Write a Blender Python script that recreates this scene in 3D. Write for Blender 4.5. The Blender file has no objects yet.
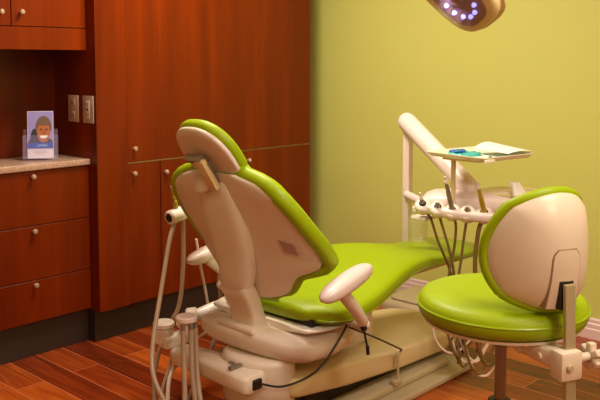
import bpy, bmesh, math, random
from mathutils import Vector, Matrix
random.seed(4)
C = bpy.context.scene.collection
PI = math.pi
V = Vector

def lin(c):
    return tuple(((v/255)/12.92 if v <= 10 else (((v/255)+.055)/1.055)**2.4) for v in c) + (1,)

# ------------------------------------------------------------------ materials
def new_mat(name):
    m = bpy.data.materials.new(name); m.use_nodes = True
    return m, m.node_tree.nodes, m.node_tree.links, m.node_tree.nodes['Principled BSDF']

def plain(name, rgb, rough=.5, metal=0, var=.06, scale=9, bump=0, spec=.5, coat=0, bscale=180):
    m, N, L, b = new_mat(name)
    b.inputs['Roughness'].default_value = rough; b.inputs['Metallic'].default_value = metal
    b.inputs['Specular IOR Level'].default_value = spec; b.inputs['Coat Weight'].default_value = coat
    g = N.new('ShaderNodeNewGeometry'); n = N.new('ShaderNodeTexNoise'); n.inputs['Scale'].default_value = scale
    n.inputs['Detail'].default_value = 3
    L.new(g.outputs['Position'], n.inputs['Vector'])
    r = N.new('ShaderNodeMix'); r.data_type = 'RGBA'
    c = lin(rgb); r.inputs['A'].default_value = tuple(v*(1-var) for v in c[:3])+(1,)
    r.inputs['B'].default_value = tuple(min(1, v*(1+var)) for v in c[:3])+(1,)
    L.new(n.outputs['Fac'], r.inputs['Factor']); L.new(r.outputs['Result'], b.inputs['Base Color'])
    if bump:
        n2 = N.new('ShaderNodeTexNoise'); n2.inputs['Scale'].default_value = bscale
        bp = N.new('ShaderNodeBump'); bp.inputs['Strength'].default_value = bump; bp.inputs['Distance'].default_value = .002
        L.new(g.outputs['Position'], n2.inputs['Vector']); L.new(n2.outputs['Fac'], bp.inputs['Height'])
        L.new(bp.outputs['Normal'], b.inputs['Normal'])
    return m

def emit(name, rgb, s):
    m, N, L, b = new_mat(name)
    b.inputs['Base Color'].default_value = lin(rgb); b.inputs['Emission Color'].default_value = lin(rgb)
    b.inputs['Emission Strength'].default_value = s
    return m

def wood(name, c1, c2, c3, rough=.32):
    m, N, L, b = new_mat(name)
    g = N.new('ShaderNodeNewGeometry'); mp = N.new('ShaderNodeMapping')
    mp.inputs['Scale'].default_value = (9, 9, .55)
    L.new(g.outputs['Position'], mp.inputs['Vector'])
    n = N.new('ShaderNodeTexNoise'); n.inputs['Scale'].default_value = 1.0; n.inputs['Detail'].default_value = 5; n.inputs['Roughness'].default_value = .6
    n.inputs['Distortion'].default_value = .5
    L.new(mp.outputs['Vector'], n.inputs['Vector'])
    mp2 = N.new('ShaderNodeMapping'); mp2.inputs['Scale'].default_value = (110, 110, 3)
    L.new(g.outputs['Position'], mp2.inputs['Vector'])
    n2 = N.new('ShaderNodeTexNoise'); n2.inputs['Scale'].default_value = 1; n2.inputs['Detail'].default_value = 4
    L.new(mp2.outputs['Vector'], n2.inputs['Vector'])
    cr = N.new('ShaderNodeValToRGB'); e = cr.color_ramp.elements
    e[0].position = .3; e[0].color = lin(c1); e[1].position = .7; e[1].color = lin(c3)
    k = e.new(.5); k.color = lin(c2)
    mx = N.new('ShaderNodeMath'); mx.operation = 'MULTIPLY_ADD'; mx.inputs[1].default_value = .12
    L.new(n2.outputs['Fac'], mx.inputs[0])
    sc = N.new('ShaderNodeMath'); sc.operation = 'MULTIPLY_ADD'; sc.inputs[1].default_value = .85; sc.inputs[2].default_value = -.02
    L.new(n.outputs['Fac'], sc.inputs[0]); L.new(sc.outputs[0], mx.inputs[2])
    L.new(mx.outputs[0], cr.inputs['Fac']); L.new(cr.outputs['Color'], b.inputs['Base Color'])
    b.inputs['Roughness'].default_value = rough; b.inputs['Specular IOR Level'].default_value = .28
    return m

def floor_mat():
    m, N, L, b = new_mat('cherry_planks')
    g = N.new('ShaderNodeNewGeometry'); sp = N.new('ShaderNodeSeparateXYZ'); cb = N.new('ShaderNodeCombineXYZ')
    L.new(g.outputs['Position'], sp.inputs[0])
    ax = N.new('ShaderNodeMath'); ax.inputs[1].default_value = .33; L.new(sp.outputs['Y'], ax.inputs[0])
    ay = N.new('ShaderNodeMath'); ay.inputs[1].default_value = .022; L.new(sp.outputs['X'], ay.inputs[0])
    L.new(ax.outputs[0], cb.inputs['X']); L.new(ay.outputs[0], cb.inputs['Y'])
    br = N.new('ShaderNodeTexBrick'); br.offset = .37; br.offset_frequency = 2; br.squash = 1
    br.inputs['Scale'].default_value = 1; br.inputs['Brick Width'].default_value = .95; br.inputs['Row Height'].default_value = .1345
    br.inputs['Mortar Size'].default_value = .0018; br.inputs['Mortar Smooth'].default_value = .3; br.inputs['Bias'].default_value = 0
    br.inputs['Color1'].default_value = (0, 0, 0, 1); br.inputs['Color2'].default_value = (1, 1, 1, 1)
    br.inputs['Mortar'].default_value = (.5, .5, .5, 1)
    L.new(cb.outputs[0], br.inputs['Vector'])
    mp = N.new('ShaderNodeMapping'); mp.inputs['Scale'].default_value = (26, 2.2, 1)
    L.new(g.outputs['Position'], mp.inputs['Vector'])
    # shift the grain per plank
    add = N.new('ShaderNodeVectorMath'); add.operation = 'MULTIPLY_ADD'; add.inputs[1].default_value = (37, 53, 0)
    L.new(br.outputs['Color'], add.inputs[0]); L.new(mp.outputs['Vector'], add.inputs[2])
    n = N.new('ShaderNodeTexNoise'); n.inputs['Scale'].default_value = 1; n.inputs['Detail'].default_value = 6; n.inputs['Roughness'].default_value = .65; n.inputs['Distortion'].default_value = .7
    L.new(add.outputs[0], n.inputs['Vector'])
    ad = N.new('ShaderNodeMath'); ad.operation = 'MULTIPLY_ADD'; ad.inputs[1].default_value = .42
    L.new(br.outputs['Color'], ad.inputs[0])
    sc = N.new('ShaderNodeMath'); sc.operation = 'MULTIPLY'; sc.inputs[1].default_value = .62; L.new(n.outputs['Fac'], sc.inputs[0])
    L.new(sc.outputs[0], ad.inputs[2])
    cr = N.new('ShaderNodeValToRGB'); e = cr.color_ramp.elements
    e[0].position = .18; e[0].color = lin((58, 18, 8)); e[1].position = .82; e[1].color = lin((200, 100, 34))
    k = e.new(.5); k.color = lin((136, 52, 18))
    L.new(ad.outputs[0], cr.inputs['Fac'])
    mx = N.new('ShaderNodeMix'); mx.data_type = 'RGBA'; mx.inputs['B'].default_value = lin((205, 120, 80))
    L.new(br.outputs['Fac'], mx.inputs['Factor']); L.new(cr.outputs['Color'], mx.inputs['A'])
    L.new(mx.outputs['Result'], b.inputs['Base Color'])
    b.inputs['Roughness'].default_value = .27
    bp = N.new('ShaderNodeBump'); bp.inputs['Strength'].default_value = .25; bp.inputs['Distance'].default_value = .002
    L.new(n.outputs['Fac'], bp.inputs['Height']); L.new(bp.outputs['Normal'], b.inputs['Normal'])
    return m

def granite_mat():
    m, N, L, b = new_mat('speckled_granite')
    g = N.new('ShaderNodeNewGeometry'); n = N.new('ShaderNodeTexNoise'); n.inputs['Scale'].default_value = 140; n.inputs['Detail'].default_value = 4
    L.new(g.outputs['Position'], n.inputs['Vector'])
    cr = N.new('ShaderNodeValToRGB'); e = cr.color_ramp.elements
    e[0].position = .30; e[0].color = lin((140, 104, 88)); e[1].position = .66; e[1].color = lin((206, 172, 152))
    k = e.new(.47); k.color = lin((180, 145, 122))
    L.new(n.outputs['Fac'], cr.inputs['Fac']); L.new(cr.outputs['Color'], b.inputs['Base Color'])
    b.inputs['Roughness'].default_value = .25
    return m

def clear_mat(name, rgb, alpha=.25, rough=.1):
    m, N, L, b = new_mat(name)
    b.inputs['Base Color'].default_value = lin(rgb); b.inputs['Roughness'].default_value = rough
    b.inputs['Alpha'].default_value = alpha
    return m

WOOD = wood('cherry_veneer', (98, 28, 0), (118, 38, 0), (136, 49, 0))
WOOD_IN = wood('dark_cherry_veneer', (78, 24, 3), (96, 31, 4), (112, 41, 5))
FLOOR = floor_mat()
GREEN = plain('green_wall_paint', (211, 212, 114), .55, var=.02, scale=2, bump=.15, bscale=90)
CEIL = plain('ceiling_paint', (232, 224, 205), .8, var=.02)
BACKW = plain('back_wall_paint', (222, 206, 160), .8, var=.02)
TRIM = plain('white_trim_paint', (232, 205, 200), .4, var=.02)
KICK = plain('charcoal_vinyl_kick', (58, 44, 40), .5, var=.1)
GAPM = plain('olive_edge_pull', (128, 92, 40), .5, var=.05)
BLACK = plain('black_plastic', (22, 20, 20), .4, var=.05)
DARK = plain('dark_recess', (30, 20, 14), .7, var=.05)
NICKEL = plain('brushed_nickel', (205, 178, 155), .3, metal=.5, var=.04)
STEEL = plain('chrome_steel', (150, 138, 128), .25, metal=.6, var=.05)
PLATE = plain('metal_wall_plate', (205, 172, 152), .4, metal=.15, var=.04)
PLATEW = plain('almond_plate_insert', (230, 214, 196), .4, var=.02)
LIME = plain('lime_green_vinyl', (150, 174, 0), .44, var=.05, scale=6, bump=.12, spec=.3, bscale=260)
LIMED = plain('lime_green_vinyl_boot', (150, 176, 22), .3, var=.05, scale=6)
SHELL = plain('beige_plastic_shell', (226, 208, 190), .34, var=.015, scale=3, bump=.02)
DELIV = plain('delivery_white_enamel', (240, 222, 216), .32, var=.015, scale=3)
TRAYM = plain('tray_ivory_plastic', (244, 236, 208), .35, var=.01)
CREAM = plain('cream_enamel', (222, 200, 150), .33, var=.02, scale=3)
PLATEG = plain('greige_cast_plate', (190, 172, 138), .42, var=.03)
WHITE = plain('white_plastic', (238, 226, 214), .3, var=.01)
PINKW = plain('armrest_urethane', (226, 204, 196), .35, var=.02)
HOSE = plain('grey_silicone_hose', (176, 150, 128), .35, var=.05)
HOSED = plain('olive_rubber_hose', (116, 92, 46), .4, var=.05)
HOSEW = plain('white_coiled_hose', (226, 208, 188), .35, var=.03)
PAPER = plain('white_paper', (245, 240, 235), .7, var=.01)
TEAL = plain('teal_wrap', (70, 190, 190), .35, var=.15, scale=60)
BLUEG = plain('blue_glove', (40, 110, 185), .35, var=.2, scale=60)
BRASS = plain('olive_metal_valve', (190, 165, 60), .3, metal=.6, var=.1)
CLEARB = clear_mat('clear_plastic_bottle', (225, 220, 190), .22)
ACRYL = clear_mat('clear_acrylic', (205, 190, 235), .09, .06)
LED = emit('led_lens', (150, 148, 255), 1.6)
LAMPD = plain('lamp_reflector_bronze', (150, 118, 110), .35, metal=.2, var=.08)
PANEL = emit('ceiling_diffuser', (255, 226, 180), 1.5)

# ------------------------------------------------------------------ mesh helpers
OFF = {}
def thing(name, label, cat, loc=(0, 0, 0), rz=0, group=None, local=False):
    o = bpy.data.objects.new(name, None); C.objects.link(o); o.empty_display_size = .05
    o.location = loc; o.rotation_euler = (0, 0, rz); o['label'] = label; o['category'] = cat
    if group: o['group'] = group
    OFF[o.name] = V((0, 0, 0)) if local else V(loc)
    return o

def mk(name, geo, mat, parent=None, smooth=True, label=None, sharp=35, origin=None):
    vs, fs = geo[0], geo[1]; mi = geo[2] if len(geo) > 2 else None
    if parent is not None: off = OFF[parent.name]
    elif origin is not None: off = V(origin)
    else:
        xs = [v[0] for v in vs]; ys = [v[1] for v in vs]; zs = [v[2] for v in vs]
        off = V(((min(xs)+max(xs))/2, (min(ys)+max(ys))/2, min(zs)))
    me = bpy.data.meshes.new(name)
    me.from_pydata([tuple(V(v)-off) for v in vs], [], [tuple(f) for f in fs])
    mats = mat if isinstance(mat, (list, tuple)) else [mat]
    for m in mats: me.materials.append(m)
    if mi:
        for p, i in zip(me.polygons, mi): p.material_index = i
    bm = bmesh.new(); bm.from_mesh(me)
    bmesh.ops.recalc_face_normals(bm, faces=bm.faces)
    bm.to_mesh(me); bm.free()
    if smooth:
        for p in me.polygons: p.use_smooth = True
        me.set_sharp_from_angle(angle=math.radians(sharp))
    o = bpy.data.objects.new(name, me); C.objects.link(o)
    if parent is not None: o.parent = parent; OFF[o.name] = off
    else: o.location = off; OFF[o.name] = off
    if label: o['label'] = label
    return o

def single(name, geo, mat, label, cat, group=None, **k):
    o = mk(name, geo, mat, **k); o['label'] = label; o['category'] = cat
    if group: o['group'] = group
    return o

def struct(name, geo, mat, **k):
    o = mk(name, geo, mat, **k); o['kind'] = 'structure'; return o

def join(*gs):
    vs, fs, mi = [], [], []
    for i, g in enumerate(gs):
        k = len(vs); vs += [tuple(v) for v in g[0]]; fs += [tuple(a+k for a in f) for f in g[1]]
        mi += list(g[2]) if len(g) > 2 else [0]*len(g[1])
    return vs, fs, mi
def paint(g, i): return g[0], g[1], [i]*len(g[1])
def xf(g, M): return ([tuple(M @ V(v)) for v in g[0]],) + tuple(g[1:])

def bm_geo(bm):
    bm.verts.index_update()
    g = ([tuple(v.co) for v in bm.verts], [tuple(v.index for v in f.verts) for f in bm.faces]); bm.free(); return g

def box(x0, x1, y0, y1, z0, z1, r=0, seg=2):
    bm = bmesh.new(); bmesh.ops.create_cube(bm, size=1)
    for v in bm.verts: v.co = V(((x0+x1)/2+v.co.x*(x1-x0), (y0+y1)/2+v.co.y*(y1-y0), (z0+z1)/2+v.co.z*(z1-z0)))
    if r: bmesh.ops.bevel(bm, geom=list(bm.edges), offset=min(r, .49*min(x1-x0, y1-y0, z1-z0)), segments=seg, profile=.5, affect='EDGES')
    return bm_geo(bm)

def frame(d):
    d = V(d).normalized(); a = V((0, 0, 1)) if abs(d.z) < .9 else V((1, 0, 0))
    u = a.cross(d).normalized(); return u, d.cross(u)

def spline(P, n=8):
    P = [V(p) for p in P]
    if len(P) < 3: return P
    Q = [P[0]*2-P[1]]+P+[P[-1]*2-P[-2]]; out = []
    for i in range(1, len(Q)-2):
        a, b, c, d = Q[i-1:i+3]
        for k in range(n):
            t = k/n
            out.append(.5*((2*b)+(c-a)*t+(2*a-5*b+4*c-d)*t*t+(3*b-a-3*c+d)*t**3))
    out.append(P[-1]); return out

def tube(P, r, n=10, sm=0, round_end=False):
    P = spline(P, sm) if sm else [V(p) for p in P]
    m = len(P)
    rad = (lambda i: r) if not isinstance(r, (list, tuple)) else (lambda i: r[0]+(r[-1]-r[0])*i/(m-1) if len(r) == 2 else r[min(i, len(r)-1)])
    secs = []; u = None
    for i in range(m):
        d = (P[min(i+1, m-1)]-P[max(i-1, 0)]).normalized()
        if u is None: u = frame(d)[0]
        u = (u-d*u.dot(d)).normalized(); w = d.cross(u)
        secs.append((P[i], u, w, rad(i), rad(i), d))
    if round_end:
        s0, s1 = secs[0], secs[-1]
        pre = [(s0[0]-s0[5]*s0[3]*math.sin(a), s0[1], s0[2], s0[3]*math.cos(a), s0[3]*math.cos(a), s0[5]) for a in (1.35, 1.0, .5)]
        post = [(s1[0]+s1[5]*s1[3]*math.sin(a), s1[1], s1[2], s1[3]*math.cos(a), s1[3]*math.cos(a), s1[5]) for a in (.5, 1.0, 1.35)]
        secs = pre+secs+post
    return loft([(s[0], s[1], s[2], s[3], s[4], 2) for s in secs], n)

def loft(secs, n=28):
    vs, fs = [], []
    for c, u, w, a, b, p in secs:
        for k in range(n):
            t = 2*PI*k/n; co, si = math.cos(t), math.sin(t)
            vs.append(V(c)+V(u)*(a*math.copysign(abs(co)**(2/p), co))+V(w)*(b*math.copysign(abs(si)**(2/p), si)))
    m = len(secs)
    for i in range(m-1):
        for k in range(n):
            fs.append((i*n+k, i*n+(k+1) % n, (i+1)*n+(k+1) % n, (i+1)*n+k))
    fs.append(tuple(range(n-1, -1, -1))); fs.append(tuple((m-1)*n+k for k in range(n)))
    return vs, fs

def lathe(prof, c=(0, 0, 0), d=(0, 0, 1), n=20):
    d = V(d).normalized(); u, w = frame(d)
    return loft([(V(c)+d*h, u, w, max(r, .0004), max(r, .0004), 2) for r, h in prof], n)

def cyl(a, b, r, n=16, bev=0):
    a, b = V(a), V(b); L = (b-a).length; e = min(bev, L*.4, r*.6)
    pr = [(r-e, 0), (r, e), (r, L-e), (r-e, L)] if e else [(r, 0), (r, L)]
    return lathe(pr, a, b-a, n)

def pillow(x0, x1, f, n=30, steps=14, endp=2.2):
    """Loft along x; f(t)->(yc, zc, halfwidth, halfheight, p); ends rounded by f."""
    secs = []
    for i in range(steps+1):
        s = -math.cos(PI*i/steps)          # -1..1
        x = (x0+x1)/2+(x1-x0)/2*s; t = (s+1)/2
        k = max(1-abs(s)**(endp*1.6), 1e-4)**(1/endp)
        yc, zc, a, b, p = f(t)
        secs.append((V((x, yc, zc)), V((0, 1, 0)), V((0, 0, 1)), a*(.15+.85*k) if k > .02 else a*.12, max(b*k, .001), p))
    return loft(secs, n)

def interp(tab, x):
    if x <= tab[0][0]: return tab[0][1:]
    for a, b in zip(tab, tab[1:]):
        if x <= b[0]:
            t = (x-a[0])/(b[0]-a[0]); t = t
            return tuple(p+(q-p)*t for p, q in zip(a[1:], b[1:]))
    return tab[-1][1:]

def sheet(fn_front, fn_back, nu=28, nv=28):
    """closed solid between two grids that share the same border parameters"""
    vs, fs = [], []
    for fn in (fn_front, fn_back):
        for j in range(nv+1):
            for i in range(nu+1): vs.append(V(fn(i/nu, j/nv)))
    W = nu+1; B = W*(nv+1)
    for j in range(nv):
        for i in range(nu):
            a = j*W+i; fs.append((a, a+1, a+1+W, a+W)); fs.append((B+a, B+a+W, B+a+1+W, B+a+1))
    for i in range(nu):
        fs.append((i, B+i, B+i+1, i+1)); a = nv*W+i; fs.append((a, a+1, B+a+1, B+a))
    for j in range(nv):
        a = j*W; fs.append((a, a+W, B+a+W, B+a)); a = j*W+nu; fs.append((a, B+a, B+a+W, a+W))
    return vs, fs

def prism(pts, z0, z1, r=.0, n=3):
    """extruded polygon outline (x,y) with rounded rims by inset rings"""
    m = len(pts); cx = sum(p[0] for p in pts)/m; cy = sum(p[1] for p in pts)/m
    def inset(e):
        out = []
        for i in range(m):
            a = V(pts[i-1]+(0,)) if False else V((pts[i-1][0], pts[i-1][1])); b = V((pts[i][0], pts[i][1])); c = V((pts[(i+1) % m][0], pts[(i+1) % m][1]))
            t = (c-a).normalized(); nn = V((-t.y, t.x))
            if nn.dot(V((cx, cy))-b) < 0: nn = -nn
            out.append(b+nn*e)
        return out
    rings = []
    if r:
        for k in range(n+1):
            a = PI/2*k/n; rings.append((r*(1-math.sin(a)), z0+r*(1-math.cos(a))))
        for k in range(n+1):
            a = PI/2*k/n; rings.append((r*(1-math.cos(a)), z1-r*(1-math.sin(a))))
    else: rings = [(0, z0), (0, z1)]
    vs, fs = [], []
    for e, z in rings:
        for p in inset(e): vs.append((p.x, p.y, z))
    for j in range(len(rings)-1):
        for i in range(m): fs.append((j*m+i, j*m+(i+1) % m, (j+1)*m+(i+1) % m, (j+1)*m+i))
    fs.append(tuple(range(m-1, -1, -1))); fs.append(tuple((len(rings)-1)*m+i for i in range(m)))
    return vs, fs

def rrect(x0, x1, y0, y1, r, k=5):
    out = []
    for cx, cy, a0 in ((x1-r, y1-r, 0), (x0+r, y1-r, PI/2), (x0+r, y0+r, PI), (x1-r, y0+r, 3*PI/2)):
        for i in range(k+1):
            a = a0+PI/2*i/k; out.append((cx+r*math.cos(a), cy+r*math.sin(a)))
    return out

# ------------------------------------------------------------------ room
XR, YL, ZC, XB, YB = 3.872, 3.72, 2.6, -1.6, -1.6
struct('floor', box(XB-.1, XR+.1, YB-.1, YL+.1, -.1, 0), FLOOR, smooth=False)
struct('ceiling', box(XB-.1, XR+.1, YB-.1, YL+.1, ZC, ZC+.1), CEIL, smooth=False)
struct('wall_left', box(XB-.1, XR+.1, YL, YL+.1, 0, ZC), BACKW, smooth=False)
struct('wall_right', box(XR, XR+.1, YB-.1, YL, 0, ZC), GREEN, smooth=False)
struct('wall_back', box(XB-.1, XB, YB-.1, YL, 0, ZC), BACKW, smooth=False)
struct('wall_front', box(XB, XR, YB-.1, YB, 0, ZC), BACKW, smooth=False)

def baseboard(y0, y1):
    prof = [(0, 0), (.016, 0), (.016, .048), (.0125, .052), (.0125, .074), (.008, .080), (.008, .096), (.003, .104), (0, .104)]
    vs = [(XR-.0005-a, y, z) for y in (y0, y1) for a, z in prof]; n = len(prof)
    fs = [(i, (i+1) % n, n+(i+1) % n, n+i) for i in range(n)]+[tuple(range(n)), tuple(range(2*n-1, n-1, -1))]
    return vs, fs
struct('baseboard_right', baseboard(YB, YL-.001), TRIM, smooth=False)

# ------------------------------------------------------------------ cabinets on the left wall
def knob_geo(x, y, z):
    return lathe([(.005, 0), (.0045, .009), (.0095, .013), (.0125, .018), (.0125, .022), (.009, .027), (.0006, .0285)], (x, y, z), (0, -1, 0), 14)

TF, TX = 3.33, 2.145
tc = thing('tall_cabinet', 'tall cherry wood cabinet filling the wall from its filler panel to the green corner', 'cabinet', (2.9, 3.5, 0))
mk('body', join(box(TX, 3.662, TF+.02, YL-.002, .16, 2.58), box(TX, 2.3208, TF, TF+.0195, .16, 2.58, .0004)), WOOD, tc, smooth=False)
mk('toe_kick', box(TX+.002, 3.66, 3.383, 3.45, .002, .158), KICK, tc, smooth=False, label='charcoal toe kick')
mk('toe_kick_corner', box(TX+.001, TX+.03, 3.379, 3.3828, .004, .157, .001), KICK, tc, smooth=False)
mk('edge_trim', box(2.322, 3.66, TF-.0005, TF+.018, .8705, .8785, .001), GAPM, tc, smooth=False, label='thin olive strip between upper and lower doors')
def door(x0, x1, z0, z1, parent, mat=WOOD, y=TF, name='door'):
    return mk(name, box(x0, x1, y, y+.019, z0, z1, .0012, 1), mat, parent, smooth=False)
d = door(2.3215, 3.66, .880, 2.575, tc); mk('knob', knob_geo(2.354, TF, .946), NICKEL, d)
d = door(2.3215, 2.516, .1635, .869, tc); mk('knob', knob_geo(2.350, TF, .822), NICKEL, d)
d = door(2.5205, 3.088, .1635, .869, tc); mk('knob', knob_geo(2.546, TF, .812), NICKEL, d)
d = door(3.0925, 3.66, .1635, .869, tc); mk('knob', knob_geo(3.131, TF, .819), NICKEL, d)

BF = 3.40
def base_unit(x0, x1, label, kn):
    t = thing('drawer_cabinet', label, 'cabinet', ((x0+x1)/2, 3.55, 0))
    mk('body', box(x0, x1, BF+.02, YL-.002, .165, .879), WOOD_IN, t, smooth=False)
    mk('toe_kick', box(x0, x1, 3.432, 3.50, .002, .163), KICK, t, smooth=False, label='charcoal toe kick')
    for z0, z1, zk in ((.6245, .877, .858-.006), (.3695, .6205, .599), (.1705, .3655, .346)):
        dr = mk('drawer', box(x0+.002, x1-.002, BF, BF+.019, z0, z1, .0012, 1), WOOD, t, smooth=False)
        mk('knob', knob_geo(kn, BF, zk), NICKEL, dr)
base_unit(1.535, TX-.002, 'cherry wood drawer cabinet with three drawers under the granite counter', 1.842)
single('countertop', prism(rrect(1.30, TX-.002, 3.385, 3.696, .004, 2), .8805, .909, .003, 2), granite_mat(),
       'speckled granite countertop over the cherry drawer cabinet', 'countertop', sharp=50)
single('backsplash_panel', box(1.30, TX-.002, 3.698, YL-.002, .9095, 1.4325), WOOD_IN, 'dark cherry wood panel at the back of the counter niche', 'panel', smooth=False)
wc = thing('wall_cabinet', 'cherry wood wall cabinet hanging above the counter niche', 'cabinet', (1.75, 3.55, 1.432))
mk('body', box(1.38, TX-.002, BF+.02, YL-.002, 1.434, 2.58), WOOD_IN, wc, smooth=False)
mk('valance', box(1.38, TX-.002, BF, BF+.019, 1.432, 1.534, .001, 1), WOOD, wc, smooth=False)
d = door(1.7655, TX-.004, 1.5375, 2.56, wc, y=BF); mk('knob', knob_geo(1.808, BF, 1.599), NICKEL, d)
d = door(1.38, 1.7615, 1.5375, 2.56, wc, y=BF); mk('knob', knob_geo(1.712, BF, 1.596), NICKEL, d)

# outlets on the side of the tall cabinet
def plate(name, yc, label, cat, kind):
    t = thing(name, label, cat, (TX-.004, yc, 1.148), group='metal-plated outlets beside the counter niche')
    mk('cover_plate', box(TX-.006, TX-.0005, yc-.045, yc+.045, 1.082, 1.214, .002), PLATE, t)
    if kind == 'outlet':
        for dz in (-.032, .032):
            s = mk('socket', box(TX-.009, TX-.0061, yc-.016, yc+.016, 1.148+dz-.017, 1.148+dz+.017, .003), PLATEW if False else PLATE, t)
            mk('slot', join(box(TX-.0096, TX-.0091, yc-.009, yc-.005, 1.146+dz-.008, 1.146+dz+.008), box(TX-.0096, TX-.0091, yc+.005, yc+.009, 1.146+dz-.008, 1.146+dz+.008)), DARK, s)
    else:
        s = mk('insert', box(TX-.009, TX-.0061, yc-.017, yc+.017, 1.105, 1.191, .002), PLATEW, t, label='almond insert')
        for dz in (-.026, .026):
            mk('slot', join(box(TX-.0096, TX-.0091, yc-.009, yc-.005, 1.146+dz-.008, 1.146+dz+.008), box(TX-.0096, TX-.0091, yc+.005, yc+.009, 1.146+dz-.008, 1.146+dz+.008)), DARK, s)
        mk('button', box(TX-.011, TX-.0091, yc-.008, yc+.008, 1.143, 1.153, .001), BLACK, s)
plate('wall_outlet', 3.525, 'metal-plated outlet beside the niche with two round-ended sockets, further from the tall door', 'outlet', 'outlet')
plate('wall_outlet', 3.393, 'metal-plated outlet beside the niche with a pale insert, nearer the tall cabinet front', 'outlet', 'gfci')

# brochure in its acrylic holder, turned to the room
def at_counter(g, loc, rz, tilt=0):
    return xf(g, Matrix.Translation(loc) @ Matrix.Rotation(rz, 4, 'Z') @ Matrix.Rotation(tilt, 4, 'X'))
BL = V((1.945, 3.50, .9095)); RZ = math.radians(-34)
bw, bh = .074, .225
def disc(cx, cz, rx, rz, y, n=18, a0=0, a1=2*PI):
    pts = [(cx+rx*math.cos(a0+(a1-a0)*k/n), y, cz+rz*math.sin(a0+(a1-a0)*k/n)) for k in range(n+1 if a1-a0 < 6 else n)]
    return pts, [tuple(range(len(pts)))]
def quad(x0, x1, z0, z1, y): return [(x0, y, z0), (x1, y, z0), (x1, y, z1), (x0, y, z1)], [(0, 1, 2, 3)]
pics = [paint(box(-bw, bw, 0, .004, .006, bh+.006), 0), paint(quad(-bw+.002, bw-.002, .078, bh+.004, -.0003), 1),
        paint(disc(-.034, .078, .026, .070, -.0006, a1=PI), 6), paint(disc(.0, .078, .070, .032, -.0007, a1=PI), 6),
        paint(disc(.018, .152, .046, .056, -.0011, a0=-.25, a1=PI+.4), 3), paint(disc(.018, .130, .037, .050, -.0015), 2), paint(disc(.018, .162, .040, .024, -.0018, a0=0, a1=PI), 3),
        paint(disc(.004, .143, .008, .0035, -.0021), 6), paint(disc(.034, .143, .008, .0035, -.0021), 6), paint(disc(.019, .128, .006, .009, -.0021), 7),
        paint(disc(.019, .114, .022, .014, -.0021, a0=PI, a1=2*PI), 4),
        paint(quad(-bw+.002, bw-.002, .054, .079, -.0024), 5),
        paint(quad(-.022, .040, .063, .066, -.0027), 8), paint(quad(-.010, .036, .069, .0715, -.0027), 8),
        paint(quad(-.045, .040, .040, .042, -.0006), 9), paint(quad(-.040, .045, .033, .035, -.0006), 9), paint(quad(-.030, .030, .026, .028, -.0006), 9)]
PM = [plain('brochure_paper', (232, 224, 240), .35, var=.01), plain('brochure_lavender_sky', (150, 140, 205), .35, var=.12, scale=14),
      plain('brochure_skin_brown', (176, 104, 66), .4, var=.12, scale=40), plain('brochure_knit_hat', (112, 86, 70), .5, var=.35, scale=170),
      plain('brochure_smile_white', (250, 244, 240), .3, var=0), plain('brochure_blue_band', (8, 78, 196), .3, var=.15, scale=20),
      plain('brochure_dark_scarf', (48, 44, 62), .5, var=.2, scale=50), plain('brochure_nose_shade', (150, 84, 52), .4, var=.05),
      plain('brochure_script_pale_blue', (150, 200, 245), .3, var=0), plain('brochure_text_pink', (205, 170, 200), .4, var=0)]
single('brochure', at_counter(xf(join(*pics), Matrix.Diagonal((.80, 1, 1, 1))), BL+V((0, 0, .004)), RZ, math.radians(-9)), PM,
       'lavender brochure showing a smiling person in a knit hat, standing in a clear holder', 'brochure', smooth=False, origin=BL)
hd = thing('brochure_holder', 'clear acrylic brochure holder standing on the granite counter', 'holder', tuple(BL))
mk('back_panel', at_counter(box(-.078, .078, .010, .0125, .006, .15, .0008), BL, RZ, math.radians(-9)), ACRYL, hd, smooth=False)
mk('front_pocket', at_counter(join(box(-.078, .078, -.020, -.0175, .006, .12, .0008), box(-.0805, -.078, -.02, .0125, .006, .12), box(.078, .0805, -.02, .0125, .006, .12)), BL, RZ, math.radians(-9)), ACRYL, hd, smooth=False)
mk('base', at_counter(box(-.074, .074, -.040, .03, .0005, .0055, .0015), BL, RZ), ACRYL, hd, smooth=False)

# ------------------------------------------------------------------ dental chair (head towards -x, foot towards +x)
YC = 2.15
ch = thing('dental_chair', 'lime green dental treatment chair with beige shell, footrest pointing to the green wall', 'dental chair', (2.5, YC, 0))
# floor plate
mk('base_plate', join(prism(rrect(2.22, 3.14, 1.835, 2.47, .05), .001, .030, .008), prism(rrect(2.28, 3.06, 1.90, 2.40, .06), .028, .062, .012)), PLATEG, ch, label='greige floor plate', sharp=60)
mk('pedestal', join(box(2.15, 2.95, 1.98, 2.34, .055, .15, .03), box(2.05, 2.3, 2.0, 2.3, .06, .20, .03)), DARK, ch)
# sloping lift cover
def cover():
    out = []
    for i, (x, y0, y1, zt, zb) in enumerate([(2.03, 1.96, 2.36, .225, .175), (2.04, 1.94, 2.38, .236, .16), (2.07, 1.93, 2.39, .243, .155), (2.35, 1.925, 2.40, .226, .118),
                                             (2.70, 1.925, 2.40, .192, .090), (3.05, 1.93, 2.40, .168, .075), (3.20, 1.96, 2.38, .155, .072), (3.27, 2.02, 2.34, .140, .072), (3.285, 2.06, 2.30, .13, .08)]):
        out.append((V((x, (y0+y1)/2, (zt+zb)/2)), V((0, 1, 0)), V((0, 0, 1)), (y1-y0)/2, (zt-zb)/2, 7 if 1 < i < 6 else 5))
    return loft(out, 48)
mk('lift_cover', cover(), CREAM, ch, sharp=60, label='cream lift cover sloping to the floor plate')
mk('vent_slot', join(*[box(2.03+.0, 2.032, 1.99+i*.02, 2.0+i*.02, .18, .22) for i in range(3)]), DARK, ch, smooth=False)
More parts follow.
